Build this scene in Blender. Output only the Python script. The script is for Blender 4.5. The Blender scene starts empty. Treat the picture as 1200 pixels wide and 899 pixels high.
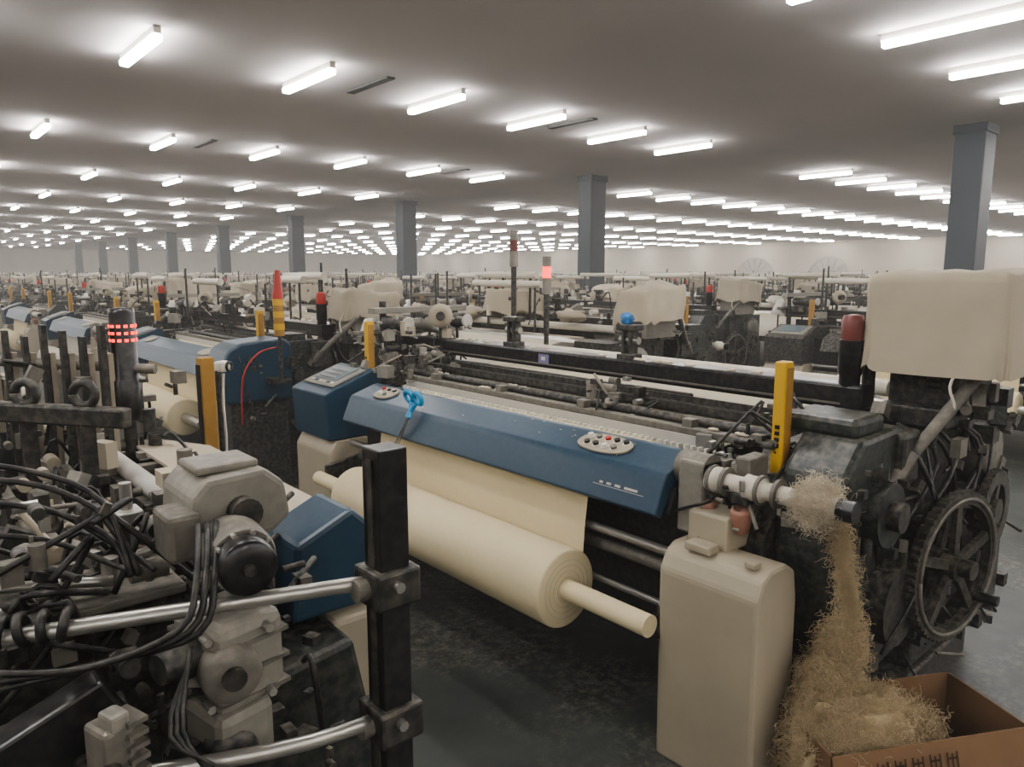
import bpy, bmesh, math, random
from mathutils import Vector, Matrix, noise

# ------------------------------------------------------------------ materials
MATS={}
def mat(name,col,rough=.6,metal=0.,var=.25,scale=9.,dust=0.,bump=.0,emit=None,es=0.,dcol=(.40,.355,.275)):
    m=bpy.data.materials.new(name); m.use_nodes=True
    nt=m.node_tree; n=nt.nodes; l=nt.links
    b=n['Principled BSDF']
    tc=n.new('ShaderNodeTexCoord')
    nz=n.new('ShaderNodeTexNoise'); nz.inputs['Scale'].default_value=scale; nz.inputs['Detail'].default_value=5
    l.new(tc.outputs['Object'],nz.inputs['Vector'])
    mx=n.new('ShaderNodeMix'); mx.data_type='RGBA'
    mx.inputs[6].default_value=(*[c*(1-var) for c in col],1)
    mx.inputs[7].default_value=(*[min(1,c*(1+var)) for c in col],1)
    l.new(nz.outputs['Fac'],mx.inputs[0])
    out=mx.outputs[2]
    if dust>0:
        g=n.new('ShaderNodeNewGeometry'); sp=n.new('ShaderNodeSeparateXYZ'); l.new(g.outputs['Normal'],sp.inputs[0])
        mr=n.new('ShaderNodeMapRange'); mr.inputs[1].default_value=-.4; mr.inputs[2].default_value=.9
        mr.inputs[3].default_value=.18; mr.inputs[4].default_value=1.
        l.new(sp.outputs['Z'],mr.inputs[0])
        n2=n.new('ShaderNodeTexNoise'); n2.inputs['Scale'].default_value=38; n2.inputs['Detail'].default_value=6
        l.new(tc.outputs['Object'],n2.inputs['Vector'])
        r2=n.new('ShaderNodeMapRange'); r2.inputs[1].default_value=.40; r2.inputs[2].default_value=.70
        l.new(n2.outputs['Fac'],r2.inputs[0])
        mu=n.new('ShaderNodeMath'); mu.operation='MULTIPLY'; l.new(mr.outputs[0],mu.inputs[0]); l.new(r2.outputs[0],mu.inputs[1])
        m3=n.new('ShaderNodeMath'); m3.operation='MULTIPLY'; m3.inputs[1].default_value=dust; l.new(mu.outputs[0],m3.inputs[0])
        mx2=n.new('ShaderNodeMix'); mx2.data_type='RGBA'; l.new(m3.outputs[0],mx2.inputs[0]); l.new(out,mx2.inputs[6])
        mx2.inputs[7].default_value=(*dcol,1); out=mx2.outputs[2]
    l.new(out,b.inputs['Base Color'])
    b.inputs['Roughness'].default_value=rough; b.inputs['Metallic'].default_value=metal
    if bump>0:
        bp=n.new('ShaderNodeBump'); bp.inputs['Strength'].default_value=bump; bp.inputs['Distance'].default_value=.01
        l.new(nz.outputs['Fac'],bp.inputs['Height']); l.new(bp.outputs[0],b.inputs['Normal'])
    if emit:
        b.inputs['Emission Color'].default_value=(*emit,1); b.inputs['Emission Strength'].default_value=es
    MATS[name]=m; return m
mat('blue_paint',(.012,.044,.078),.36,var=.06,scale=2,dust=.035)
mat('beige_paint',(.36,.315,.235),.6,var=.12,scale=5,dust=.15,bump=.05)
mat('cover_fabric',(.39,.34,.26),.9,var=.14,scale=6,dust=.15,bump=.5)
mat('cotton_cloth',(.71,.61,.40),.85,var=.04,scale=30,bump=.15)
mat('grey_cloth',(.44,.42,.38),.85,var=.08,scale=20,bump=.15)
mat('warp_yarn',(.54,.49,.38),.8,var=.1,scale=60)
mat('white_beam',(.56,.52,.44),.6,var=.08)
mat('dark_metal',(.017,.017,.017),.5,var=.3,dust=.36)
mat('black_gloss',(.009,.009,.011),.3,var=.2,dust=.12)
mat('dark_green',(.014,.020,.019),.42,var=.3,dust=.28)
mat('steel',(.44,.43,.40),.36,metal=.8,var=.2,dust=.4)
mat('dusty_metal',(.15,.14,.12),.6,metal=.3,var=.35,scale=20,dust=.42)
mat('gear_iron',(.045,.044,.038),.5,metal=.3,var=.3,scale=20,dust=.45)
mat('grey_paint',(.20,.187,.16),.6,var=.25,dust=.4)
mat('yellow_paint',(.58,.35,.025),.5,var=.1,dust=.1)
mat('amber_paint',(.32,.17,.03),.5,var=.2,dust=.2)
mat('rubber',(.010,.010,.011),.45,var=.2,dust=.18)
mat('red_plastic',(.42,.03,.02),.4)
mat('red_pot',(.28,.13,.09),.5,dust=.4)
mat('white_plastic',(.62,.60,.54),.45,dust=.15)
mat('red_lamp',(.6,.03,.02),.4,emit=(1,.05,.03),es=3)
mat('dim_red',(.16,.045,.04),.4)
mat('scissor_blue',(.02,.25,.48),.35,var=.05)
mat('cyan_bag',(.03,.16,.38),.6)
mat('lint',(.58,.51,.39),1.,var=.2,scale=25,bump=.6)
mat('lint_gold',(.50,.40,.25),1.,var=.3,scale=25,bump=.6)
mat('cardboard',(.19,.11,.055),.85,var=.15,scale=12,bump=.1)
mat('ink',(.05,.025,.012),.8)
mat('screen_grey',(.13,.17,.19),.3,var=.1)
mat('tag_violet',(.2,.18,.3),.5)
mat('column_paint',(.045,.055,.066),.6,var=.15,scale=3)
mat('dark_void',(.07,.07,.07),.8)
mat('grille_grey',(.48,.44,.38),.8)
mat('grille_spoke',(.36,.33,.28),.8)
mat('lamp_tube',(.9,.9,.9),.4,emit=(1,.985,.965),es=58)

# ------------------------------------------------------------------ mesh builder
class MB:
    def __init__(s): s.v=[];s.f=[];s.m=[];s.s=[];s.names=[]
    def add(s,vs,fs,mt,smooth=False):
        if mt not in s.names: s.names.append(mt)
        k=s.names.index(mt); o=len(s.v)
        s.v+=[tuple(p) for p in vs]
        for q in fs: s.f.append(tuple(i+o for i in q)); s.m.append(k); s.s.append(smooth)
    def merge(s,o,fn=None):
        off=len(s.v); s.v+=[fn(p) if fn else p for p in o.v]
        mp=[]
        for nme in o.names:
            if nme not in s.names: s.names.append(nme)
            mp.append(s.names.index(nme))
        for q,k,sm in zip(o.f,o.m,o.s): s.f.append(tuple(i+off for i in q)); s.m.append(mp[k]); s.s.append(sm)
    def poly(s,vs,fs,mt,b=0,R=None,c=None):
        if b>0:
            bm=bmesh.new(); bv=[bm.verts.new(p) for p in vs]
            for q in fs: bm.faces.new([bv[i] for i in q])
            bmesh.ops.bevel(bm,geom=bm.edges[:],offset=b,segments=2,profile=.5,affect='EDGES')
            bm.verts.index_update()
            vs=[v.co.copy() for v in bm.verts]; fs=[[v.index for v in q.verts] for q in bm.faces]; bm.free()
        if R is not None: vs=[R@Vector(p)+Vector(c) for p in vs]
        s.add(vs,fs,mt)
    def box(s,x0,x1,y0,y1,z0,z1,mt,b=0):
        vs=[(x,y,z) for x in(x0,x1) for y in(y0,y1) for z in(z0,z1)]
        fs=[(0,1,3,2),(4,6,7,5),(0,4,5,1),(2,3,7,6),(0,2,6,4),(1,5,7,3)]
        s.poly(vs,fs,mt,b)
    def obox(s,c,size,mt,rz=0,rx=0,ry=0,b=0):
        R=Matrix.Rotation(rz,3,'Z')@Matrix.Rotation(ry,3,'Y')@Matrix.Rotation(rx,3,'X')
        h=[q/2 for q in size]
        vs=[(x,y,z) for x in(-h[0],h[0]) for y in(-h[1],h[1]) for z in(-h[2],h[2])]
        fs=[(0,1,3,2),(4,6,7,5),(0,4,5,1),(2,3,7,6),(0,2,6,4),(1,5,7,3)]
        s.poly(vs,fs,mt,b,R,c)
    def bar(s,p0,p1,w,h,mt,b=0):
        p0=Vector(p0);p1=Vector(p1);d=p1-p0;L=d.length
        q=d.to_track_quat('Z','Y').to_matrix()
        vs=[(x,y,z) for x in(-w/2,w/2) for y in(-h/2,h/2) for z in(-L/2,L/2)]
        fs=[(0,1,3,2),(4,6,7,5),(0,4,5,1),(2,3,7,6),(0,2,6,4),(1,5,7,3)]
        s.poly(vs,fs,mt,b,q,(p0+p1)/2)
    def prism(s,pts,ax,a0,a1,mt,b=0):
        n=len(pts)
        def P(u,w,a): return {'y':(u,a,w),'x':(a,u,w),'z':(u,w,a)}[ax]
        vs=[P(u,w,a0) for u,w in pts]+[P(u,w,a1) for u,w in pts]
        fs=[tuple(range(n)),tuple(range(2*n-1,n-1,-1))]+[(i,(i+1)%n,(i+1)%n+n,i+n) for i in range(n)]
        s.poly(vs,fs,mt,b)
    def lathe(s,p,axis,prof,mt,seg=20,caps=True,smooth=True):
        p=Vector(p);q=Vector(axis).normalized().to_track_quat('Z','Y').to_matrix()
        vs=[];fs=[]
        for r,h in prof:
            for i in range(seg):
                a=2*math.pi*i/seg; vs.append(p+q@Vector((r*math.cos(a),r*math.sin(a),h)))
        for k in range(len(prof)-1):
            for i in range(seg):
                j=(i+1)%seg; fs.append((k*seg+i,k*seg+j,(k+1)*seg+j,(k+1)*seg+i))
        s.add(vs,fs,mt,smooth)
        if caps:
            n=len(prof)
            s.add(vs[:seg],[tuple(range(seg))[::-1]],mt); s.add(vs[(n-1)*seg:],[tuple(range(seg))],mt)
    def cyl(s,p0,p1,r,mt,seg=16,r1=None):
        L=(Vector(p1)-Vector(p0)).length
        s.lathe(p0,Vector(p1)-Vector(p0),[(r,0),(r if r1 is None else r1,L)],mt,seg)
    def tube(s,pts,r,mt,seg=8,sub=4):
        P=[Vector(p) for p in pts]
        if sub>1 and len(P)>2:
            Q=[P[0]]+P+[P[-1]];o=[]
            for i in range(1,len(Q)-2):
                a,b,c,d=Q[i-1:i+3]
                for k in range(sub):
                    t=k/sub; o.append(.5*((2*b)+(c-a)*t+(2*a-5*b+4*c-d)*t*t+(3*b-a-3*c+d)*t**3))
            o.append(P[-1]);P=o
        vs=[];fs=[];up=None
        for i,p in enumerate(P):
            d=(P[min(i+1,len(P)-1)]-P[max(i-1,0)])
            if d.length<1e-6: d=Vector((0,0,1))
            d.normalize()
            if up is None: up=d.orthogonal().normalized()
            up=(up-d*up.dot(d))
            up=up.normalized() if up.length>1e-5 else d.orthogonal().normalized()
            w=d.cross(up)
            for k in range(seg):
                a=2*math.pi*k/seg; vs.append(p+up*math.cos(a)*r+w*math.sin(a)*r)
        n=len(P)
        for i in range(n-1):
            for k in range(seg):
                j=(k+1)%seg; fs.append((i*seg+k,i*seg+j,(i+1)*seg+j,(i+1)*seg+k))
        fs.append(tuple(range(seg))[::-1]); fs.append(tuple(range((n-1)*seg,n*seg)))
        s.add(vs,fs,mt,True)
    def torus(s,c,axis,R,r,mt,seg=24,a0=0,a1=2*math.pi,ts=8):
        q=Vector(axis).normalized().to_track_quat('Z','Y').to_matrix()
        pts=[Vector(c)+q@Vector((R*math.cos(a0+(a1-a0)*i/seg),R*math.sin(a0+(a1-a0)*i/seg),0)) for i in range(seg+1)]
        s.tube(pts,r,mt,ts,1)
    def gear(s,c,axis,R,Ri,w,mt,teeth=36,spokes=5,hub=.05):
        q=Vector(axis).normalized().to_track_quat('Z','Y').to_matrix();c=Vector(c)
        n=teeth*2;vs=[];fs=[]
        for zz in(-w/2,w/2):
            for i in range(n):
                a=2*math.pi*i/n; rr=R if i%2==0 else R*.965
                vs.append(c+q@Vector((rr*math.cos(a),rr*math.sin(a),zz)))
            for i in range(n):
                a=2*math.pi*i/n; vs.append(c+q@Vector((Ri*math.cos(a),Ri*math.sin(a),zz)))
        for i in range(n):
            j=(i+1)%n
            fs+=[(i,j,n+j,n+i),(2*n+i,3*n+i,3*n+j,2*n+j),(i,2*n+i,2*n+j,j),(n+i,n+j,3*n+j,3*n+i)]
        s.add(vs,fs,mt)
        s.lathe(c-q@Vector((0,0,w*.8)),axis,[(hub,0),(hub,w*1.6)],mt,16)
        for k in range(spokes):
            a=2*math.pi*k/spokes+.3; d=q@Vector((math.cos(a),math.sin(a),0))
            s.bar(c+d*hub*.8,c+d*(Ri+.01),w*.6,.035,mt)
    def blob(s,c,rad,mt,rng,amp=.18,nu=18,nv=12,flat=None):
        vs=[];fs=[]
        ph=[(rng.uniform(2,6),rng.uniform(2,6),rng.uniform(0,6)) for _ in range(4)]
        for j in range(nv+1):
            th=math.pi*j/nv
            for i in range(nu):
                a=2*math.pi*i/nu
                d=Vector((math.sin(th)*math.cos(a),math.sin(th)*math.sin(a),math.cos(th)))
                k=1+amp*sum(math.sin(p*d.x*2+q2*d.y*2+r*d.z*2+r) for p,q2,r in ph)/2+rng.uniform(-.04,.04)*(0<j<nv)
                z=c[2]+d.z*rad[2]*k
                if flat is not None: z=max(z,flat)
                vs.append((c[0]+d.x*rad[0]*k,c[1]+d.y*rad[1]*k,z))
        for j in range(nv):
            for i in range(nu): fs.append((j*nu+i,j*nu+(i+1)%nu,(j+1)*nu+(i+1)%nu,(j+1)*nu+i))
        s.add(vs,fs,mt,True)
    def drape(s,x0,x1,y0,y1,z0,z1,mt,rng,amp=.03,e=.28,n=48,slope=0.):
        cx,cy=(x0+x1)/2,(y0+y1)/2;hx,hy=(x1-x0)/2,(y1-y0)/2;off=rng.uniform(0,50)
        rings=[(0,1),(.35,1),(.7,1),(.9,.995),(.97,.96),(1,.88),(1.0,.7),(1.01,.5),(1.02,.3),(1.03,.12),(1.035,0)]
        vs=[];fs=[]
        for ri,(rr,h) in enumerate(rings):
            for i in range(n):
                a=2*math.pi*i/n;ca,sa=math.cos(a),math.sin(a)
                ux=math.copysign(abs(ca)**e,ca);uy=math.copysign(abs(sa)**e,sa)
                fold=noise.noise(Vector((ux*3+off,uy*3,h*.8)))*amp*2+math.sin(a*17+off)*amp*.35*(1-h)
                x=cx+hx*ux*rr*(1+fold*.4/hx*(rr>.8));y=cy+hy*uy*rr*(1+fold*.4/hy*(rr>.8))
                z=z0+(z1-z0)*h+noise.noise(Vector((x*5+off,y*5,3)))*amp*(.8 if ri<5 else .3)+slope*(x-cx)
                if ri==len(rings)-1: z+=noise.noise(Vector((a*2,off,1)))*amp*1.2
                vs.append((x,y,z))
        for j in range(len(rings)-1):
            for i in range(n): fs.append((j*n+i,j*n+(i+1)%n,(j+1)*n+(i+1)%n,(j+1)*n+i))
        s.add(vs,fs,mt,True)
    def fuzz(s,c,rad,mt,rng,n=120,r=.0016,step=.02,k=7,down=0.,pull=.42):
        for _ in range(n):
            d=Vector((rng.gauss(0,1),rng.gauss(0,1),rng.gauss(0,1))).normalized()
            p=Vector((c[0]+d.x*rad[0],c[1]+d.y*rad[1],c[2]+d.z*rad[2]))*1.0
            v=(d+Vector((rng.gauss(0,1),rng.gauss(0,1),rng.gauss(0,1)))).normalized();pts=[p]
            for _ in range(k):
                v=(v+.8*Vector((rng.gauss(0,1),rng.gauss(0,1),rng.gauss(0,1)-down))-pull*(p-Vector(c)).normalized()).normalized()
                p=p+v*step
                if p.z<.006: p.z=.006
                pts.append(p)
            s.tube(pts,r,mt,3,1)
    def sheet(s,pts,y0,y1,mt,th=.004):
        vs=[];fs=[];n=len(pts)
        for x,z in pts: vs+=[(x,y0,z),(x,y1,z)]
        for i in range(n-1): fs.append((2*i,2*i+1,2*i+3,2*i+2))
        s.add(vs,fs,mt)
    def clutter(s,xr,yr,zr,n,rng,mts,big=.1):
        for _ in range(n):
            c=(rng.uniform(*xr),rng.uniform(*yr),rng.uniform(*zr)); m=rng.choice(mts); k=rng.random()
            a=rng.uniform(.25,1)*big
            if k<.4: s.obox(c,(a*rng.uniform(.4,1),a*rng.uniform(.4,1),a*rng.uniform(.3,1)),m,rz=rng.choice([0,0,.4]),ry=rng.choice([0,0,.5]))
            elif k<.75:
                d=rng.choice([(1,0,0),(0,1,0),(0,0,1),(0,1,0)]); s.cyl(c,tuple(c[i]+d[i]*a for i in range(3)),a*rng.uniform(.15,.4),m,12)
            elif k<.9:
                s.cyl(c,(c[0]+rng.uniform(-.2,.2),c[1]+rng.uniform(-.1,.1),c[2]+rng.uniform(-.1,.1)),.007,m,8)
            else:
                s.tube([c,(c[0]+rng.uniform(-.1,.1),c[1]+rng.uniform(-.1,.1),c[2]+rng.uniform(0,.08)),(c[0]+rng.uniform(-.2,.2),c[1]+rng.uniform(-.1,.1),c[2]-rng.uniform(.05,.25))],.006,'rubber',6)
    def mesh(s,name,fn=None,swap={}):
        me=bpy.data.meshes.new(name)
        me.from_pydata([fn(p) if fn else p for p in s.v],[],s.f)
        for nme in s.names: me.materials.append(MATS[swap.get(nme,nme)])
        me.polygons.foreach_set('material_index',s.m); me.polygons.foreach_set('use_smooth',s.s)
        bm=bmesh.new();bm.from_mesh(me);bmesh.ops.recalc_face_normals(bm,faces=bm.faces);bm.to_mesh(me);bm.free()
        return me
def put(mb,name,parent=None,loc=(0,0,0)):
    o=bpy.data.objects.new(name,mb.mesh(name)); bpy.context.scene.collection.objects.link(o)
    if parent: o.parent=parent
    o.location=loc; return o
def empty(name,loc=(0,0,0)):
    o=bpy.data.objects.new(name,None); o.location=loc; o.empty_display_size=.1
    bpy.context.scene.collection.objects.link(o); return o

# ------------------------------------------------------------------ loom (near end y~1.0, far end y~4.5, front faces -x)
def loom_parts(detail=True,seed=1,roll='cotton_cloth',signal=True):
    R=random.Random(seed); P={}
    def N(n): P[n]=MB(); return P[n]
    bv=(lambda b:b) if detail else (lambda b:0)
    fr=[(2.18,0),(2.3,0),(2.42,.22),(2.95,.22),(3.3,.12),(3.45,0),(3.95,0),(3.95,.12),(3.7,.5),(3.55,1.02),(3.0,1.1),(2.4,1.08),(2.18,.8)]
    m=N('side_frame_near'); m.prism(fr,'y',1.22,1.36,'dark_metal',bv(.008))
    m=N('side_frame_far'); m.prism(fr,'y',4.0,4.14,'dark_metal',bv(.008))
    m=N('cross_beams')
    for x,z,w in((2.36,.3,.12),(3.0,.35,.14),(3.2,.8,.1)):
        m.box(x-w/2,x+w/2,1.3,4.05,z-w/2,z+w/2,'dark_metal')
    m.box(2.26,2.31,1.45,4.0,.35,.98,'black_gloss')
    m=N('front_cover')
    m.prism([(2.02,.845),(1.985,.865),(2.035,.985),(2.05,1.005),(2.2,1.055),(2.23,1.055),(2.235,1.0),(2.2,.99),(2.06,.93)],'y',1.52,3.76,'blue_paint',bv(.006))
    m.prism([(2.04,.86),(2.07,.95),(2.24,1.0),(2.27,.86)],'y',1.5,1.54,'black_gloss')
    if detail:
        for a,b2 in((1.62,1.68),(1.70,1.725),(1.745,1.765),(1.785,1.80)): m.obox((2.0085,(a+b2)/2,.925),(.003,b2-a,.009),'grey_cloth',ry=.39)
        m.obox((2.0045,1.71,.915),(.003,.24,.002),'grey_cloth',ry=.39)
        for i in range(16):
            y=R.uniform(1.56,2.4)if i%2 else R.uniform(1.55,3.7);x=R.uniform(2.08,2.2);m.blob((x,y,1.006+(x-2.05)/3),(.004,R.uniform(.003,.009),.002),'lint',R,.3,7,5)
    sl=math.atan2(.05,.15)
    for yc,ln,nb in((1.88,.26,9),(3.5,.17,5)):
        c=Vector((2.125,yc,1.034)); q=Matrix.Rotation(-sl,3,'Y')
        vs=[];n=24
        for zz in(0,.007):
            for i in range(n):
                a=2*math.pi*i/n
                vs.append(c+q@Vector((.062*math.copysign(abs(math.sin(a))**.7,math.sin(a)),ln/2*math.cos(a),zz)))
        m.add(vs,[tuple(range(n))[::-1],tuple(range(n,2*n))]+[(i,(i+1)%n,n+(i+1)%n,n+i) for i in range(n)],'beige_paint')
        if detail:
            for i in range(nb):
                u=-.025 if i%2 else .025; w=(-.5+(i+.5)/nb)*ln*.8
                p=c+q@Vector((u,w,.007)); ax=q@Vector((0,0,1))
                m.cyl(p,p+ax*.004,.017,'white_plastic',14)
                m.cyl(p,p+ax*.014,.0125,['black_gloss','dusty_metal','black_gloss','white_plastic','red_plastic'][i%5],12)
    m=N('cloth_web')
    m.sheet([(2.32,1.0),(2.24,1.0),(2.09,.86),(2.07,.7),(2.06,.56)],1.93,3.5,roll)
    m=N('cloth_roll')
    m.lathe((1.92,1.88,.495),(0,1,0),[(.02,0.0),(.147,0.0),(.155,.008),(.155,1.622),(.147,1.63),(.02,1.63)],roll,48 if detail else 18)
    m.cyl((1.92,1.478,.495),(1.92,3.95,.495),.04,'cotton_cloth' if detail else 'steel',20)
    if detail:
        for i in range(4): m.torus((1.92,1.879,.495),(0,1,0),.05+.022*i,.0008,'grey_cloth',32,ts=4)
    m=N('roll_brackets')
    for y in(1.45,3.92):
        m.prism([(1.96,.44),(2.3,.4),(2.3,.62),(1.96,.56)],'y',y,y+.03,'dark_metal')
    m.cyl((2.12,1.5,.69),(2.12,3.9,.69),.018,'steel',16); m.cyl((2.18,1.5,.6),(2.18,3.9,.6),.026,'dusty_metal',16)
    m.cyl((2.12,1.5,.48),(2.12,3.9,.48),.014,'steel',12)
    m=N('takeup_shaft')
    m.lathe((2.13,.93,1.0),(0,1,0),[(.012,0),(.03,.0),(.03,.06),(.045,.07),(.045,.12),(.03,.13),(.03,.26),(.042,.27),(.042,.33),(.03,.34),(.03,.42),(.045,.43),(.045,.47),(.03,.48),(.03,.6)],'white_beam',20)
    m.cyl((2.13,.9,1.0),(2.13,.95,1.0),.034,'black_gloss',18)
    m.box(2.08,2.2,1.4,1.5,.8,1.06,'grey_paint',bv(.01)); m.cyl((2.14,1.40,1.02),(2.14,1.52,1.02),.06,'dusty_metal',18)
    m.box(2.18,2.3,1.28,1.34,.85,1.08,'dusty_metal',bv(.008))
    if detail:
        for y in(1.14,1.2,1.33,1.38): m.cyl((2.13,y,1.0),(2.13,y+.012,1.0),.05,'dusty_metal',20)
        m.box(2.1,2.16,1.24,1.3,.94,.98,'dark_metal',.005); m.clutter((2.08,2.3),(1.12,1.5),(.86,1.04),34,R,['dusty_metal','grey_paint','dark_metal','steel'],.06)
    m=N('leg_cover_near')
    m.prism([(1.965,0),(1.955,.70),(1.985,.76),(2.03,.785),(2.12,.785),(2.18,.75),(2.2,.65),(2.21,0)],'y',1.1,1.475,'beige_paint',bv(.014))
    m.box(1.99,2.05,1.3,1.4,.78,.81,'beige_paint',bv(.006)); m.box(2.0,2.04,1.14,1.18,.78,.80,'beige_paint',bv(.005))
    m=N('leg_cover_far')
    m.prism([(2.0,0),(2.0,.62),(2.05,.7),(2.34,.7),(2.34,0)],'y',3.96,4.42,'beige_paint',bv(.014))
    m=N('oil_pot')
    m.box(2.06,2.2,1.28,1.44,.775,.9,'beige_paint',bv(.012)); m.lathe((2.12,1.4,.895),(0,0,1),[(.032,0),(.032,.02),(.026,.03),(.01,.034)],'red_pot',16)
    m.lathe((2.12,1.27,.85),(-.2,-.1,1),[(.028,0),(.034,.03),(.036,.07),(.026,.085),(.022,.05)],'red_pot',16)
    m=N('control_terminal')
    m.prism([(2.0,.70),(1.985,.98),(2.02,1.0),(2.33,1.11),(2.37,1.1),(2.37,.7)],'y',3.96,4.42,'blue_paint',bv(.008))
    a=math.atan2(.11,.31)
    m.obox((2.17,4.19,1.06),(.25,.38,.012),'grey_paint',ry=-a,b=bv(.004)); m.obox((2.19,4.20,1.075),(.17,.28,.006),'screen_grey',ry=-a)
    if detail:
        for i in range(6): m.obox((2.085,4.06+.05*i,1.036),(.02,.028,.008),['white_plastic','blue_paint','grey_cloth'][i%3],ry=-a)
        for i in range(3): m.obox((2.13+.045*i,4.2,1.0645+.016*i),(.012,.2,.004),'grey_cloth',ry=-a)
    m.box(2.37,2.5,3.98,4.4,.5,1.0,'dark_metal')
    m=N('light_sensor_posts')
    for y,z0 in((1.27,1.0),(4.06,1.0)):
        m.box(2.325,2.375,y-.022,y+.022,z0,1.40,'yellow_paint',bv(.005)); m.box(2.33,2.37,y-.026,y-.022,z0+.03,1.38,'amber_paint')
        m.box(2.3,2.4,y-.05,y+.05,z0-.06,z0+.01,'dusty_metal')
        if detail:
            for k in range(4): m.box(2.321,2.326,y-.008,y+.008,1.1+.022*k,1.114+.022*k,'black_gloss')
    m=N('reed_and_sley')
    m.box(2.47,2.52,1.45,3.9,1.045,1.075,'dusty_metal',bv(.004)); m.box(2.385,2.43,1.4,3.85,.985,1.0,'steel')
    m.box(2.45,2.456,1.6,3.8,1.0,1.05,'grey_cloth'); m.cyl((2.56,1.4,1.085),(2.56,3.95,1.085),.02,'dark_metal',12)
    if detail:
        for i in range(70): m.box(2.395,2.42,1.5+i*.0325,1.512+i*.0325,1.0,1.022,'white_plastic')
        m.cyl((2.62,1.38,1.06),(2.62,3.95,1.06),.03,'steel',16)
        for y in(1.75,2.35,2.95,3.55):
            m.obox((2.5,y,1.09),(.05,.05,.04),'dusty_metal',b=.005)
    m=N('warp_sheet')
    m.sheet([(2.45,1.01),(2.64,1.02),(3.4,1.12),(3.52,1.1),(3.72,1.0)],1.6,3.85,'warp_yarn')
    m.sheet([(2.44,1.008),(2.28,1.008)],1.85,3.6,'cotton_cloth')
    m=N('heald_frames')
    for i in range(6 if detail else 3):
        x=2.7+i*(.03 if detail else .06); z=1.12+R.uniform(-.03,.02)
        m.box(x-.006,x+.006,1.5,3.95,z-.03,z,'dark_metal'); m.box(x-.006,x+.006,1.5,3.95,.55,.6,'dusty_metal')
        for y in(1.5,3.93): m.box(x-.007,x+.007,y,y+.02,.55,z,'steel')
    m=N('top_beam')
    m.box(2.86,2.98,1.22,4.66,1.165,1.265,'black_gloss',bv(.012)); m.box(2.85,2.855,1.3,4.6,1.185,1.193,'dusty_metal')
    m.box(2.84,2.88,2.0,4.5,1.0,1.14,'black_gloss',bv(.008))
    for y in(2.43,3.33):
        m.box(2.87,2.97,y-.045,y+.045,1.25,1.29,'dark_metal',bv(.005)); m.box(2.89,2.95,y-.03,y-.015,1.28,1.43,'dark_metal'); m.box(2.89,2.95,y+.015,y+.03,1.28,1.43,'dark_metal')
        m.box(2.88,2.96,y-.06,y+.06,1.41,1.44,'dark_metal',bv(.005)); m.cyl((2.92,y-.06,1.36),(2.92,y+.06,1.36),.02,'steel',10)
    if detail: m.box(2.852,2.858,2.96,3.04,1.19,1.245,'tag_violet'); m.box(2.850,2.853,2.985,3.015,1.21,1.23,'white_plastic')
    for y in(1.24,4.05): m.box(2.88,2.96,y,y+.1,1.0,1.18,'dark_metal')
    m=N('warp_beam')
    m.lathe((3.72,1.62,.66),(0,1,0),[(.1,0),(.37,0),(.37,2.22),(.1,2.22)],'white_beam',40 if detail else 20)
    for y in(1.55,3.85):
        m.lathe((3.72,y,.66),(0,1,0),[(.05,-.0),(.43,0),(.44,.01),(.44,.04),(.43,.05),(.05,.05)],'dusty_metal',40 if detail else 20)
    m.cyl((3.72,1.2,.66),(3.72,4.2,.66),.06,'steel',16)
    m.cyl((3.5,1.35,1.06),(3.5,4.05,1.06),.06,'steel',18)
    m.cyl((3.32,1.3,1.2),(3.32,4.1,1.2),.035,'white_beam',16)
    m=N('drive_housing')
    m.prism([(2.24,.78),(2.28,1.05),(2.4,1.16),(2.7,1.17),(2.82,1.1),(2.84,.9),(2.9,.6),(2.86,.3),(2.4,.26),(2.28,.5)],'y',1.0,1.22,'dark_green',bv(.02))
    m.box(2.4,2.62,1.03,1.3,1.15,1.22,'dark_green',bv(.02)); m.box(2.64,2.8,.97,1.2,.95,1.15,'dark_metal',bv(.02))
    m.cyl((2.5,.94,.9),(2.5,1.02,.9),.11,'dark_green',24); m.cyl((2.5,.9,.9),(2.5,.95,.9),.05,'dark_metal',18)
    m.cyl((2.62,.93,.55),(2.62,1.02,.55),.15,'dark_metal',24)
    m.box(2.3,3.6,1.0,1.5,.0,.12,'dark_metal',bv(.01))
    m.box(3.0,3.75,1.02,1.4,.12,1.12,'dark_metal',bv(.02))
    m.lathe((3.45,.92,.95),(0,1,0),[(.02,0),(.12,0),(.13,.02),(.13,.09),(.05,.11)],'dusty_metal',24); m.box(3.3,3.6,.9,1.02,.3,.75,'dark_green',bv(.02))
    m=N('gear_wheel')
    ga=(.16,1,0) if detail else (0,1,0)
    m.gear((2.91,.87,.635),ga,.285,.235,.035,'gear_iron',60 if detail else 20,5)
    m.torus((2.91,.85,.635),ga,.255,.008,'dusty_metal',40,ts=6)
    m.gear((2.93,.93,.635),ga,.20,.15,.03,'dark_metal',30 if detail else 16,4)
    m.cyl((2.91,.8,.635),(2.96,1.25,.635),.035,'dark_metal',14)
    m.cyl((2.93,.96,.635),(2.93,1.02,.635),.15,'dark_metal',20)
    m.cyl((3.08,.76,.48),(3.08,.84,.48),.02,'rubber',12)
    m.gear((3.35,.88,.75),(0,1,0),.17,.11,.03,'gear_iron',30 if detail else 14,4)
    m=N('linkage_rods')
    m.cyl((2.66,1.0,1.0),(3.02,.86,1.36),.022,'dusty_metal',14); m.cyl((2.63,1.01,.965),(2.72,.98,1.07),.034,'dusty_metal',14)
    m.cyl((3.0,.9,1.2),(3.4,1.1,1.28),.02,'dusty_metal',10)
    m.box(2.95,3.45,.95,1.2,1.12,1.2,'dark_metal',bv(.01))
    m=N('covered_dobby')
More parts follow.
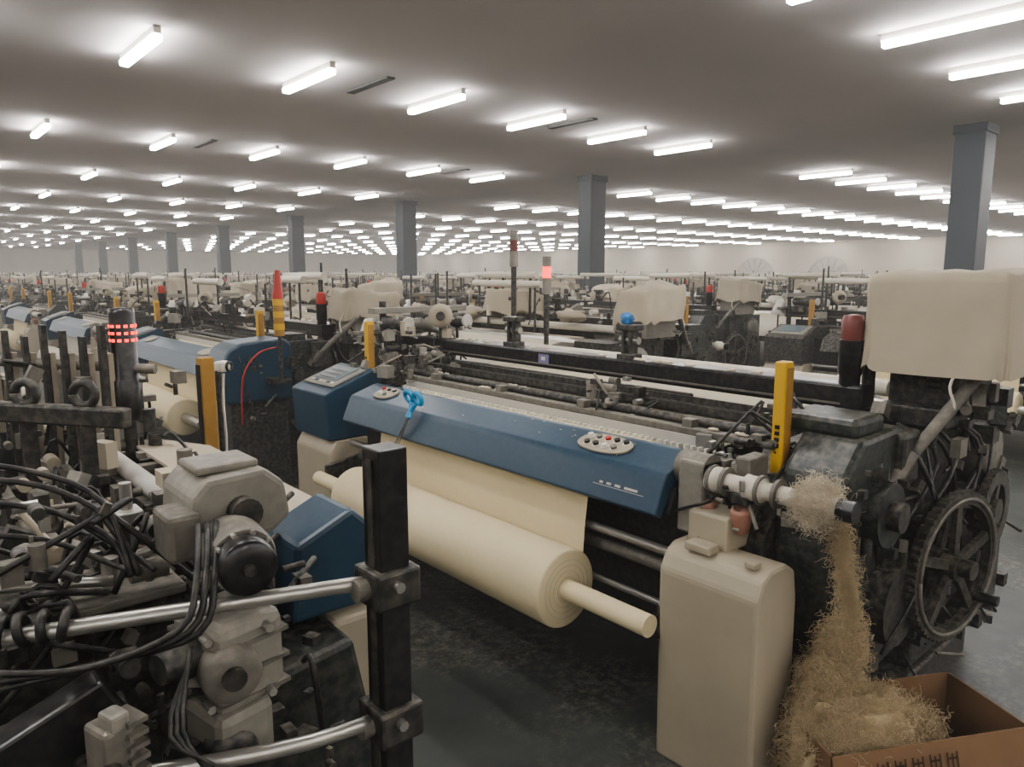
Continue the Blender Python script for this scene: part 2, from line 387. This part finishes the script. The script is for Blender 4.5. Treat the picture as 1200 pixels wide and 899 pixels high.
    if detail:
        m.box(2.93,3.56,.79,1.22,1.38,1.68,'cover_fabric',.02)
        m.drape(2.89,3.6,.76,1.25,1.335,1.705,'cover_fabric',R,.028,.12,64)
        m.box(3.05,3.45,.95,1.2,1.15,1.4,'dark_metal',bv(.01))
    else:
        z=R.uniform(1.5,1.6)
        m.drape(2.93,3.45,.82,1.22,1.30,z,'cover_fabric',R,.07,.38,32,R.uniform(-.2,.2))
        m.box(3.0,3.4,.9,1.18,1.15,1.36,'grey_paint')
    m.cyl((2.98,1.25,1.0),(2.98,1.25,1.36),.025,'dark_metal',10)
    m.tube([(2.9,.9,1.38),(2.87,.92,1.30),(2.87,.9,1.22),(2.88,.95,1.14)],.005,'white_beam',6)
    m=N('signal_tower')
    m.lathe((2.9,1.29,1.1),(0,0,1),[(.048,0),(.05,.04),(.04,.06),(.04,.2),(.046,.21),(.046,.34)],'black_gloss',20)
    m.lathe((2.9,1.29,1.44),(0,0,1),[(.04,0),(.042,.01),(.042,.07),(.036,.095),(.01,.1)],'dim_red' if detail else 'red_plastic',20)
    m=N('weft_feeders')
    m.cyl((2.75,4.55,0),(2.75,4.55,1.5),.025,'dark_metal',12); m.cyl((3.3,4.55,0),(3.3,4.55,1.45),.025,'dark_metal',12)
    m.cyl((2.5,4.55,1.28),(3.45,4.55,1.28),.02,'dusty_metal',10); m.box(2.6,3.4,4.42,4.5,1.42,1.46,'grey_paint',bv(.005))
    for i,(x,z) in enumerate(((2.72,1.36),(2.98,1.34),(3.22,1.36))):
        m.lathe((x,4.2,z),(0,1,0),[(.02,0),(.045,.0),(.055,.02),(.055,.12),(.045,.14),(.045,.26),(.03,.28)],'dark_metal' if i!=1 else 'grey_paint',20)
        m.lathe((x,4.17,z),(0,1,0),[(.04,0),(.05,.01),(.04,.025)],'grey_cloth',18)
        m.cyl((x,4.3,z),(x,4.3,1.2),.012,'dark_metal',8)
    m.lathe((2.86,4.0,1.42),(-.6,-.8,0),[(.05,0),(.075,0),(.08,.01),(.08,.03),(.05,.035)],'cover_fabric',28); m.cyl((2.80,3.92,1.42),(2.90,4.05,1.42),.03,'dark_metal',12); m.cyl((2.88,4.03,1.2),(2.88,4.03,1.42),.012,'dark_metal',8)
    for i in range(3):
        m.lathe((2.7+.3*i,4.66,1.2),(0,-.2,1),[(.085,0),(.09,.01),(.05,.17),(.02,.18)],'white_plastic',18)
        m.cyl((2.7+.3*i,4.66,1.0),(2.7+.3*i,4.66,1.25),.01,'dark_metal',8)
    m.box(2.6,3.4,4.6,4.72,.97,1.0,'dark_metal')
    m.clutter((2.45,3.3),(4.15,4.5),(.7,1.3),44 if detail else 12,R,['dusty_metal','grey_paint','dark_metal','dark_metal','steel'],.14)
    if detail: m.clutter((2.4,3.2),(3.95,4.4),(1.1,1.42),70,R,['dusty_metal','grey_paint','dark_metal','cover_fabric','steel'],.08)
    m=N('near_end_mechanism')
    mm=['dark_metal','dusty_metal','dark_green','gear_iron','dark_metal']
    m.clutter((2.3,2.9),(.94,1.02),(.3,1.1),56 if detail else 10,R,mm,.07)
    m.clutter((2.95,3.7),(.9,1.05),(.2,1.28),130 if detail else 16,R,mm,.11)
    m.clutter((2.3,2.9),(1.05,1.5),(1.05,1.2),44 if detail else 8,R,mm,.07)
    m.clutter((2.22,2.6),(1.4,1.65),(.95,1.08),30 if detail else 6,R,mm+['steel'],.07)
    for k in range(9 if detail else 2):
        y=R.uniform(1.0,1.1);x=R.uniform(2.5,3.2)
        m.tube([(x,y,1.15),(x+R.uniform(-.2,.2),y-.1,1.0),(x+R.uniform(-.3,.3),y-.08,.7),(x+R.uniform(-.2,.3),y,.3)],.009,'rubber',6)
    m=N('mid_mechanism')
    for y in((2.2,3.75) if detail else(3.7,)):
        m.clutter((2.44,2.75),(y-.12,y+.18),(1.04,1.2),26 if detail else 6,R,['dusty_metal','dark_metal','steel','grey_paint'],.08)
    m.clutter((2.3,2.85),(3.8,4.3),(.95,1.2),50 if detail else 8,R,['dusty_metal','dark_metal','grey_paint'],.09)
    if detail:
        for i in range(26):
            y=R.uniform(1.5,4.0);x=R.choice([2.5,2.62,2.9,2.92]);z={2.5:1.08,2.62:1.09,2.9:1.268,2.92:1.268}[x]
            m.blob((x,y,z),(.012,R.uniform(.015,.05),.008),'lint',R,.3,8,6)
    return P

root=empty('weaving_loom')
for n,mb in loom_parts(True,3).items():
    put(mb,n,root)
R=random.Random(11)
m=MB()
m.blob((2.13,1.02,1.0),(.066,.058,.066),'lint',R,.14); m.fuzz((2.13,1.02,1.0),(.070,.064,.070),'lint',R,1700,.0006,.009,9,0,.3)
for i in range(6): m.blob((2.2+.02*i,.98-.005*i,.91-.08*i),(.018,.015,.05),'lint_gold',R,.3,12,8)
for i in range(7): m.fuzz((2.19+.02*i,.975-.005*i,.93-.075*i),(.024,.02,.05),'lint_gold',R,260,.0006,.010,9,.3,.3)
put(m,'lint_wrap',root)
m=MB();m.blob((2.92,2.45,1.465),(.022,.035,.03),'cyan_bag',R,.3);put(m,'cloth_rag',root)

# background looms (shared meshes)
variants=[]
for k,(rl) in enumerate(('grey_cloth','cotton_cloth','white_beam')):
    allm=MB()
    for n,mb in loom_parts(False,20+k,rl).items(): allm.merge(mb)
    R=random.Random(50+k)
    if k!=1:
        y=R.uniform(2,3)
        allm.drape(2.98,3.45,y,y+.6,1.25,1.5,'cover_fabric',R,.08,.5,32,.15)
    allm.clutter((2.5,3.6),(1.3,4.5),(1.15,1.45),60,R,['dusty_metal','gear_iron','grey_paint','cover_fabric','white_beam','dark_metal','dark_metal'],.14)
    for j in range(5): 
        x=R.uniform(2.7,3.5);y=R.uniform(1.4,4.4); allm.blob((x,y,R.uniform(1.2,1.35)),(R.uniform(.06,.12),R.uniform(.08,.2),R.uniform(.05,.1)),R.choice(['white_beam','grey_cloth','cover_fabric']),R,.25,12,8)
    for j in range(6):
        x=R.uniform(2.6,3.6);y=R.uniform(1.2,4.5); allm.cyl((x,y,1.0),(x,y,R.uniform(1.45,1.8)),.012,'dark_metal',8)
    for j in range(3):
        x=R.uniform(2.8,3.5);y=R.uniform(1.5,3.5); z=R.uniform(1.5,1.68);L=R.uniform(.6,1.2)
        allm.cyl((x,y,z),(x,y+L,z),.035,'white_beam',12)
        for q in(.1,L-.1): allm.cyl((x,y+q,1.1),(x,y+q,z),.012,'dark_metal',8)
    variants.append(allm)
meshA=[v.mesh('weaving_loom_mesh') for v in variants]
sw={'blue_paint':'dark_metal','yellow_paint':'amber_paint'}
meshG=[v.mesh('weaving_loom_grey_mesh',None,sw) for v in variants]
meshM=[v.mesh('weaving_loom_mirrored_mesh',lambda p:(-p[0],p[1],p[2]),sw) for v in variants]
R=random.Random(4)
cnt=0
def place(mirror,dx,dy):
    global cnt
    ms=meshM if mirror else (meshA if dx<1 else meshG)
    o=bpy.data.objects.new('weaving_loom.%03d'%(cnt+1),ms[R.randrange(3)])
    o.location=(dx,dy,0); bpy.context.scene.collection.objects.link(o); cnt+=1; return o
for ci in range(0,8):
    X=5.7*ci
    for j in range(0,15):
        y=4.5*j
        if not(ci==0 and j==0):
            o=place(False,X,y)
            if ci==0 and j==1: loomC=o
        y=4.5*j+3.0
        if y+4<73: place(True,8.3+X,y)
for j in range(1,7): place(True,2.75,4.5*j-.6)

m=MB()
m.prism([(1.9,.74),(1.88,1.02),(1.93,1.14),(2.03,1.19),(2.36,1.21),(2.42,1.16),(2.42,.74)],'y',.85,1.2,'blue_paint',.02)
m.box(1.95,2.4,.9,1.2,0,.74,'dark_metal',.01)
m.clutter((1.95,2.5),(.78,.86),(.5,1.1),30,R,['dark_metal','dusty_metal','gear_iron'],.08)
m.tube([(2.3,.8,1.15),(2.1,.72,1.12),(1.98,.72,.95),(1.97,.75,.6)],.006,'red_plastic',8)
put(m,'blue_end_housing',loomC)
m=MB()
m.cyl((2.27,.72,.9),(2.27,.72,1.3),.015,'dark_metal',10); m.box(2.2,2.34,.7,.9,.88,.92,'dark_metal')
for i in range(6): m.cyl((2.27,.72,1.24+.045*i),(2.27,.72,1.285+.045*i),.037+(i%2)*.003,'yellow_paint' if i%2 else 'amber_paint',16)
m.cyl((2.27,.72,1.51),(2.275,.72,1.72),.042,'red_plastic',16,.018)
put(m,'flag_wrapped_signal',loomC)

def signal_pole(name,x,y,z0,z1,lit):
    m=MB(); m.cyl((x,y,0),(x,y,z0),.02,'dark_metal',10); m.cyl((x,y,z0),(x,y,z1-.3),.024,'dark_metal',12)
    m.cyl((x,y,z1-.3),(x,y,z1-.17),.035,'grey_paint',14); m.cyl((x,y,z1-.17),(x,y,z1-.08),.035,lit,14); m.cyl((x,y,z1-.08),(x,y,z1),.035,'grey_paint',14)
    m.box(x-.12,x+.12,y-.12,y+.12,0,.02,'dark_metal'); put(m,name)
signal_pole('signal_lamp_pole',4.12,4.7,1.2,2.05,'dim_red')
signal_pole('signal_lamp_pole.001',4.12,4.3,1.2,1.83,'red_lamp')

# ------------------------------------------------------------------ foreground loom end (front faces +x)
B=empty('foreground_loom')
R=random.Random(77)
m=MB()
m.box(.648,.708,1.10,1.16,0,1.39,'black_gloss',.003); m.box(.645,.648,1.122,1.14,.05,1.37,'gear_iron'); m.box(.62,.73,1.07,1.2,0,.03,'dark_metal')
for z in(1.13,.86):
    m.box(.632,.724,1.085,1.175,z-.035,z+.035,'dark_metal',.006); m.cyl((.61,1.13,z),(.64,1.13,z),.02,'dusty_metal',18); m.cyl((.67,1.07,z+.01),(.67,1.09,z+.01),.010,'steel',8)
put(m,'guard_post',B)
m=MB()
m.tube([(.64,1.14,1.137),(.35,1.26,1.13),(-.15,1.46,1.12)],.0135,'steel',16); m.tube([(.64,1.13,.865),(.44,1.13,.895),(.1,1.3,.89)],.0135,'steel',16)
for i in range(9): 
    x=.19-.028*i if i<4 else .09-.028*(i-3); y=1.26+(.35-x)*.4
    m.torus((x,y,1.135),(1,-.4,.25*(i%3-1)),.022,.008,'rubber',16)
put(m,'guard_rails',B)
m=MB()
m.box(.12,.8,1.62,3.1,.1,.92,'dark_metal',.02); m.box(.15,.75,1.7,3.0,0,.1,'dark_metal')
m.prism([(.3,.0),(.3,.55),(.42,.86),(.74,.9),(.8,.6),(.8,0)],'y',1.38,1.62,'dark_green',.015)
m.prism([(.02,.5),(.06,1.0),(.22,1.06),(.3,.9),(.32,.5)],'y',1.24,1.3,'black_gloss',.006)
m.prism([(.64,.92),(.66,1.10),(.80,1.16),(.84,1.12),(.84,.92)],'y',1.48,1.66,'blue_paint',.012)
m.box(.0,.62,1.5,1.64,.9,1.04,'dark_metal',.01)
put(m,'machine_body',B)
m=MB()
m.prism([(1.03,.84),(1.06,.87),(1.0,.985),(.97,1.01),(.8,1.06),(.77,1.05),(.8,.84)],'y',1.72,3.0,'blue_paint',.006)
m.prism([(.97,1.02),(.79,1.072),(.68,1.08),(.68,1.07),(.79,1.06),(.97,1.01)],'y',1.8,2.95,'cover_fabric')
for i in range(4): m.box(.25+.1*i,.28+.1*i,1.9,2.95,1.0,1.03,['dusty_metal','steel','grey_paint','dark_metal'][i],.004)
m.cyl((.6,1.8,1.05),(.6,3.0,1.05),.03,'grey_cloth',16)
m.prism([(1.04,.86),(1.0,.97),(.8,1.03),(.78,.86)],'y',1.66,1.72,'black_gloss',.004)
m.prism([(1.03,0),(1.03,.74),(.98,.83),(.8,.83),(.8,0)],'y',1.6,1.92,'beige_paint',.014)
put(m,'front_cover',B)
m=MB()
m.prism([(.40,1.20),(.41,1.29),(.44,1.32),(.55,1.325),(.59,1.29),(.60,1.22),(.56,1.19)],'y',1.36,1.54,'grey_paint',.012)
m.box(.43,.55,1.39,1.5,1.322,1.338,'grey_paint',.006)
m.box(.36,.42,1.34,1.44,1.18,1.27,'dusty_metal',.01); m.cyl((.5,1.33,1.25),(.5,1.37,1.25),.03,'dark_metal',16)
m.lathe((.445,1.19,1.2),(.12,1,0),[(.02,0),(.046,0),(.05,.008),(.05,.05)],'black_gloss',28)
m.lathe((.452,1.235,1.2),(.12,1,0),[(.056,0),(.06,.01),(.06,.08),(.045,.14)],'dusty_metal',28)
m.cyl((.443,1.18,1.2),(.445,1.2,1.2),.010,'dark_metal',12)
m.obox((.43,1.27,1.03),(.13,.16,.16),'grey_paint',rz=.2,b=.02); m.lathe((.40,1.165,1.03),(.1,1,0),[(.02,0),(.045,0),(.05,.01),(.05,.05)],'dusty_metal',24)
m.cyl((.398,1.155,1.03),(.4,1.17,1.03),.02,'dark_metal',16)
m.obox((.42,1.26,.89),(.11,.13,.12),'grey_paint',rz=.2,b=.02); m.lathe((.40,1.185,.87),(.1,1,0),[(.01,0),(.04,0),(.045,.01),(.045,.05)],'dark_metal',20)
m.lathe((.32,1.24,1.05),(-1,-.3,0),[(.036,-.06),(.036,0),(.026,.005),(.026,.02)],'dark_metal',18)
for k in range(10):
    a=k*.628; m.cyl((.452+.052*math.cos(a),1.225,1.2+.052*math.sin(a)),(.452+.052*math.cos(a),1.24,1.2+.052*math.sin(a)),.005,'steel',6)
for z in(.97,1.02,1.07): m.obox((.43,1.27,z),(.137,.167,.008),'dusty_metal',rz=.2)
for (x,y,z) in((.37,1.2,1.09),(.47,1.185,1.09),(.37,1.2,.97),(.47,1.185,.97)): m.cyl((x,y-.008,z),(x,y+.02,z),.008,'steel',6)
put(m,'gearbox_castings',B)
m=MB()
m.cyl((.355,1.6,1.0),(.355,1.6,1.28),.012,'steel',14); m.box(.22,.42,1.46,1.62,1.075,1.095,'dusty_metal',.005); m.box(.33,.38,1.57,1.63,1.2,1.225,'steel',.004)
m.cyl((.30,1.52,1.09),(.30,1.52,1.16),.016,'steel',12); m.cyl((.28,1.56,1.13),(.4,1.6,1.13),.008,'steel',10); m.box(.26,.45,1.5,1.56,1.0,1.075,'dark_metal',.006)
m.obox((.21,1.16,.99),(.05,.06,.09),'dusty_metal',rz=.3,b=.008); m.obox((.215,1.15,1.04),(.03,.04,.03),'grey_paint',rz=.3,b=.006); m.cyl((.2,1.13,.97),(.2,1.10,.97),.018,'dark_metal',14); m.box(.17,.25,1.12,1.26,.5,.95,'dark_metal',.01)
for i in range(5): m.obox((.235,1.155,.955+.02*i),(.03,.055,.008),'dusty_metal',rz=.3)
m.clutter((.0,.6),(1.46,1.62),(.95,1.18),70,R,['dark_metal','dusty_metal','gear_iron','grey_paint','dark_metal'],.075)
m.clutter((.0,.32),(1.42,1.6),(1.0,1.28),60,R,['dark_metal','dusty_metal','dark_metal','gear_iron','steel'],.05)
m.clutter((.25,.62),(1.2,1.4),(.7,1.1),40,R,['dark_metal','dark_metal','gear_iron'],.055)
m.clutter((.5,.62),(1.3,1.6),(.9,1.15),16,R,['dark_metal','dusty_metal'],.06)
m.clutter((.15,.75),(1.7,2.9),(.95,1.12),140,R,['dark_metal','dusty_metal','gear_iron','cover_fabric','grey_paint'],.10)
put(m,'end_mechanism',B)
m=MB()
for k in range(5):
    o=R.uniform(-.03,.03)
    m.tube([(-.12+o,1.85,1.33-.035*k),(.05,1.65+o,1.37-.035*k),(.2,1.55,1.36+o-.035*k),(.3+o*.5,1.48,1.28-.03*k),(.33+o,1.4,1.16)],.0055,'rubber',8)
for k in range(3):
    o=.015*k
    m.tube([(.40+o,1.3,1.26),(.36+o,1.2,1.2),(.32+o,1.17,1.14-.5*o),(.2+o,1.24,1.09),(.08,1.3,1.1-o)],.0055,'rubber',8)
for k in range(3):
    m.tube([(.35,1.22,1.08-.01*k),(.31-.01*k,1.15,.98),(.34+.01*k,1.13,.88),(.3,1.18,.7)],.0045,'rubber',8)
m.tube([(-.1,1.7,1.13),(.1,1.56,1.14),(.3,1.5,1.12)],.010,'steel',10)
put(m,'cables',B)
m=MB()
m.bar((.14,2.82,1.29),(.55,2.38,1.27),.05,.06,'dark_metal',.008)
for x,y in((.2,2.76),(.33,2.62),(.46,2.48)): m.torus((x,y,1.34),(.73,.68,0),.035,.014,'dark_metal',20); m.box(x-.02,x+.02,y-.02,y+.02,.9,1.3,'dark_metal')
for k in range(7):
    x,y=.3+.05*k,3.17-.05*k; m.box(x-.008,x+.008,y-.03,y+.03,.9,1.52-.02*(k%3),'dark_metal')
    m.box(x+.012,x+.03,y-.02,y+.02,1.0,1.42,'cover_fabric')
m.cyl((.2,3.25,1.4),(.75,2.8,1.36),.018,'dusty_metal',12); m.box(.2,.9,2.95,3.15,.0,1.0,'dark_metal',.01)
m.clutter((.2,.85),(2.75,3.15),(.95,1.36),80,R,['dark_metal','dusty_metal','dark_green','gear_iron','steel'],.08)
put(m,'rear_frame',B)
m=MB()
m.cyl((.67,2.87,.9),(.67,2.87,1.2),.022,'dark_metal',12)
m.lathe((.67,2.87,1.18),(0,0,1),[(.045,0),(.05,.02),(.05,.14),(.043,.15),(.043,.38),(.04,.395),(.01,.4)],'black_gloss',24)
for k in range(3):
    for i in range(12):
        a=i*math.pi/6; m.obox((.67+.0425*math.cos(a),2.87+.0425*math.sin(a),1.465+.025*k),(.006,.012,.010),'red_lamp',rz=a)
put(m,'signal_tower',B)
m=MB(); m.box(.985,1.04,3.04,3.1,.85,1.36,'amber_paint',.005); m.box(.98,.985,3.05,3.09,.9,1.33,'black_gloss'); m.box(.9,1.08,3.0,3.14,.8,.87,'dusty_metal',.005); m.box(.9,1.0,2.98,3.1,0,.82,'dark_metal')
m.cyl((1.08,3.12,.3),(1.08,3.12,1.3),.012,'dark_metal',8); m.obox((1.1,3.12,1.31),(.06,.05,.045),'white_plastic',rz=.5,b=.01); m.torus((1.12,3.1,1.31),(.6,-.8,0),.018,.006,'black_gloss',14)
m.tube([(1.1,3.12,1.28),(1.09,3.11,1.15),(1.1,3.13,1.0),(1.09,3.12,.85)],.007,'white_plastic',6)
put(m,'sensor_post',B)

# ------------------------------------------------------------------ room
def room_mat(name,c1,c2,scale,rough,bump=.05,c3=None):
    m=bpy.data.materials.new(name);m.use_nodes=True;nt=m.node_tree;n=nt.nodes;l=nt.links;b=n['Principled BSDF']
    g=n.new('ShaderNodeNewGeometry')
    nz=n.new('ShaderNodeTexNoise');nz.inputs['Scale'].default_value=scale;nz.inputs['Detail'].default_value=8;l.new(g.outputs['Position'],nz.inputs['Vector'])
    r=n.new('ShaderNodeValToRGB');r.color_ramp.elements[0].position=.35;r.color_ramp.elements[1].position=.7
    r.color_ramp.elements[0].color=(*c1,1);r.color_ramp.elements[1].color=(*c2,1);l.new(nz.outputs['Fac'],r.inputs[0])
    out=r.outputs[0]
    if c3:
        # settled lint: large drifts broken up by fine fibres
        n2=n.new('ShaderNodeTexNoise');n2.inputs['Scale'].default_value=1.7;n2.inputs['Detail'].default_value=4;l.new(g.outputs['Position'],n2.inputs['Vector'])
        r2=n.new('ShaderNodeMapRange');r2.inputs[1].default_value=.44;r2.inputs[2].default_value=.62;l.new(n2.outputs['Fac'],r2.inputs[0])
        n3=n.new('ShaderNodeTexNoise');n3.inputs['Scale'].default_value=22;n3.inputs['Detail'].default_value=10;n3.inputs['Roughness'].default_value=.8;l.new(g.outputs['Position'],n3.inputs['Vector'])
        r3=n.new('ShaderNodeMapRange');r3.inputs[1].default_value=.46;r3.inputs[2].default_value=.64;r3.inputs[4].default_value=.85;l.new(n3.outputs['Fac'],r3.inputs[0])
        mu=n.new('ShaderNodeMath');mu.operation='MULTIPLY';l.new(r2.outputs[0],mu.inputs[0]);l.new(r3.outputs[0],mu.inputs[1])
        mx=n.new('ShaderNodeMix');mx.data_type='RGBA';l.new(mu.outputs[0],mx.inputs[0]);l.new(out,mx.inputs[6]);mx.inputs[7].default_value=(*c3,1);out=mx.outputs[2]
    l.new(out,b.inputs['Base Color']);b.inputs['Roughness'].default_value=rough
    bp=n.new('ShaderNodeBump');bp.inputs['Strength'].default_value=bump;bp.inputs['Distance'].default_value=.02;l.new(nz.outputs['Fac'],bp.inputs['Height']);l.new(bp.outputs[0],b.inputs['Normal'])
    MATS[name]=m
room_mat('floor_concrete',(.032,.038,.036),(.066,.072,.068),3.,.42,.12,(.26,.24,.19))
room_mat('ceiling_plaster',(.43,.40,.40),(.48,.45,.445),.25,.9)
room_mat('wall_plaster',(.56,.50,.41),(.64,.58,.48),.4,.9)
X0,X1,Y0,Y1,HC=-9,48,-9,75,3.8
m=MB();m.box(X0-.3,X1+.3,Y0-.3,Y1+.3,-.2,0,'floor_concrete');put(m,'floor')
m=MB();m.box(X0-.3,X1+.3,Y0-.3,Y1+.3,HC,HC+.2,'ceiling_plaster');put(m,'ceiling')
for nm,a in(('wall_left',(X0-.3,X0,Y0,Y1)),('wall_right',(X1,X1+.3,Y0,Y1)),('wall_near',(X0-.3,X1+.3,Y0-.3,Y0)),('wall_far',(X0-.3,X1+.3,Y1,Y1+.3))):
    m=MB();m.box(*a,0,HC,'wall_plaster');put(m,nm)
for i,y in enumerate((28.6,23.2)):
    m=MB();m.lathe((47.98,y,1.3),(-1,0,0),[(1.5,0),(1.5,.08),(1.38,.08),(1.38,.02),(.02,.02)],'grille_grey',32,smooth=False)
    for k in range(8):
        a=math.pi*k/8; m.bar((47.9,y-1.4*math.cos(a),1.3-1.4*math.sin(a)),(47.9,y+1.4*math.cos(a),1.3+1.4*math.sin(a)),.03,.03,'grille_spoke')
    put(m,'exhaust_grille' if i==0 else 'exhaust_grille.%03d'%i)
k=0
for j in range(-1,9):
    xc=12.3;yc=3.9+7.5*j
    m=MB();m.box(xc-.24,xc+.24,yc-.2,yc+.2,0,HC,'column_paint',.02)
    m.box(xc-.26,xc+.26,yc-.22,yc+.22,HC-.12,HC,'column_paint')
    put(m,'column' if k==0 else 'column.%03d'%k);k+=1
m=MB();R=random.Random(8)
for j in range(-2,14):
    y=7.6+5.1*(j-1)
    for i in range(-5,28):
        x=2.1+1.65*i
        if 11<x<14.3 or y>74 or x>47: continue
        if R.random()<.03 and y>16: continue
        m.box(x-.03,x+.03,y-.56,y+.56,HC-.06,HC,'white_plastic')
        m.prism([(x-.045,HC-.07),(x-.038,HC-.115),(x+.038,HC-.115),(x+.045,HC-.07)],'y',y-.54,y+.54,'lamp_tube')
put(m,'fluorescent_ceiling_lights')
m=MB()
for x,y in((4.5,7.6),(7.75,7.6),(4.4,12.7),(9.5,12.7)): m.box(x-.05,x+.05,y-.45,y+.45,HC-.02,HC,'dark_void')
put(m,'ceiling_air_slots')

# cardboard box & waste
cb=MB()
A=Vector((1.99,.86,0));u=Vector((.875,-.484,0));w=Vector((.484,.875,0));L,Wd,hh=.70,.33,.3
def pt(a,b,z): p=A+u*a+w*b; return (p.x,p.y,z)
def wallp(a0,b0,a1,b1):
    t=.006; d=(Vector((a1,b1))-Vector((a0,b0))).normalized()*1; nx,ny=-d.y*t,d.x*t
    vs=[pt(a0,b0,0),pt(a1,b1,0),pt(a1+nx,b1+ny,0),pt(a0+nx,b0+ny,0),pt(a0,b0,hh),pt(a1,b1,hh),pt(a1+nx,b1+ny,hh),pt(a0+nx,b0+ny,hh)]
    cb.add(vs,[(0,3,2,1),(4,5,6,7),(0,1,5,4),(1,2,6,5),(2,3,7,6),(3,0,4,7)],'cardboard')
wallp(0,0,L,0);wallp(L,0,L,Wd);wallp(L,Wd,0,Wd);wallp(0,Wd,0,0)
cb.add([pt(0,0,.004),pt(L,0,.004),pt(L,Wd,.004),pt(0,Wd,.004)],[(0,1,2,3)],'cardboard')
cb.add([pt(0,0,hh),pt(L,0,hh),pt(L,-.05,hh-.16),pt(0,-.05,hh-.16)],[(0,1,2,3)],'cardboard')
for i in range(5):
    a=.14+i*.06
    for (p,q,r,s2) in((0,0,.04,.006),(0,.03,.04,.036),(.0,0,.006,.05),(.034,0,.04,.05),(.017,-.01,.023,.045)):
        def fp(a_,h): return pt(a_,-.05*(.08-h+.005)/.16-.004,hh-.08+h)
        cb.add([fp(a+p,q),fp(a+r,q),fp(a+r,s2),fp(a+p,s2)],[(0,1,2,3)],'ink')
cbo=put(cb,'cardboard_box')
m=MB();R=random.Random(5)
for c,r in(((2.14,.97,.18),(.13,.10,.22)),((2.2,.99,.34),(.10,.08,.17)),((2.3,.87,.22),(.16,.12,.16)),((2.24,.97,.48),(.06,.05,.12)),((2.44,.81,.17),(.12,.09,.12)),((2.12,.9,.24),(.08,.07,.15))):
    m.blob(c,(r[0]*.9,r[1]*.9,r[2]*.9),'lint_gold',R,.2,20,14,.012); m.fuzz(c,(r[0],r[1],r[2]),'lint_gold',R,2300,.0008,.011,9,0,.28)
put(m,'cotton_waste',cbo)

# scissors resting on the cover
m=MB()
for s2 in(-1,1):
    m.torus((2.02,3.07+.040*s2,1.08),(1,0,.35),.031,.012,'scissor_blue',20)
    m.tube([(2.02,3.07+.02*s2,1.05),(2.0,3.07,1.01),(1.985,3.07-.01*s2,.98)],.012,'scissor_blue',8)
    m.bar((1.985,3.07-.005*s2,.985),(1.955,3.14-.012*s2,.83),.016,.003,'steel')
m.cyl((1.978,3.07,.985),(1.99,3.07,.985),.006,'steel',10)
put(m,'scissors')

cam=bpy.data.cameras.new('camera');co=bpy.data.objects.new('camera',cam);bpy.context.scene.collection.objects.link(co)
co.location=(0,0,1.7);co.rotation_euler=(math.radians(90-8.57),0,math.radians(-41.1))
cam.sensor_width=36;cam.lens=860/1200*36;cam.clip_end=300;cam.clip_start=.05
bpy.context.scene.camera=co
# world: lint haze; its own glow stands in for lamp light scattered in air
w=bpy.data.worlds.new('world');bpy.context.scene.world=w;w.use_nodes=True;nt=w.node_tree
nt.nodes['Background'].inputs[0].default_value=(.5,.5,.55,1);nt.nodes['Background'].inputs[1].default_value=.05
SIG=.010;LINF=.36
ab=nt.nodes.new('ShaderNodeVolumeAbsorption');ab.inputs['Color'].default_value=(0,0,0,1);ab.inputs['Density'].default_value=SIG
em=nt.nodes.new('ShaderNodeEmission');em.inputs[0].default_value=(1,.95,.89,1);em.inputs[1].default_value=SIG*LINF
ad=nt.nodes.new('ShaderNodeAddShader');nt.links.new(ab.outputs[0],ad.inputs[0]);nt.links.new(em.outputs[0],ad.inputs[1])
nt.links.new(ad.outputs[0],nt.nodes['World Output'].inputs['Volume'])
sc=bpy.context.scene
sc.view_settings.view_transform='AgX';sc.view_settings.look='AgX - Medium High Contrast';sc.view_settings.exposure=.25
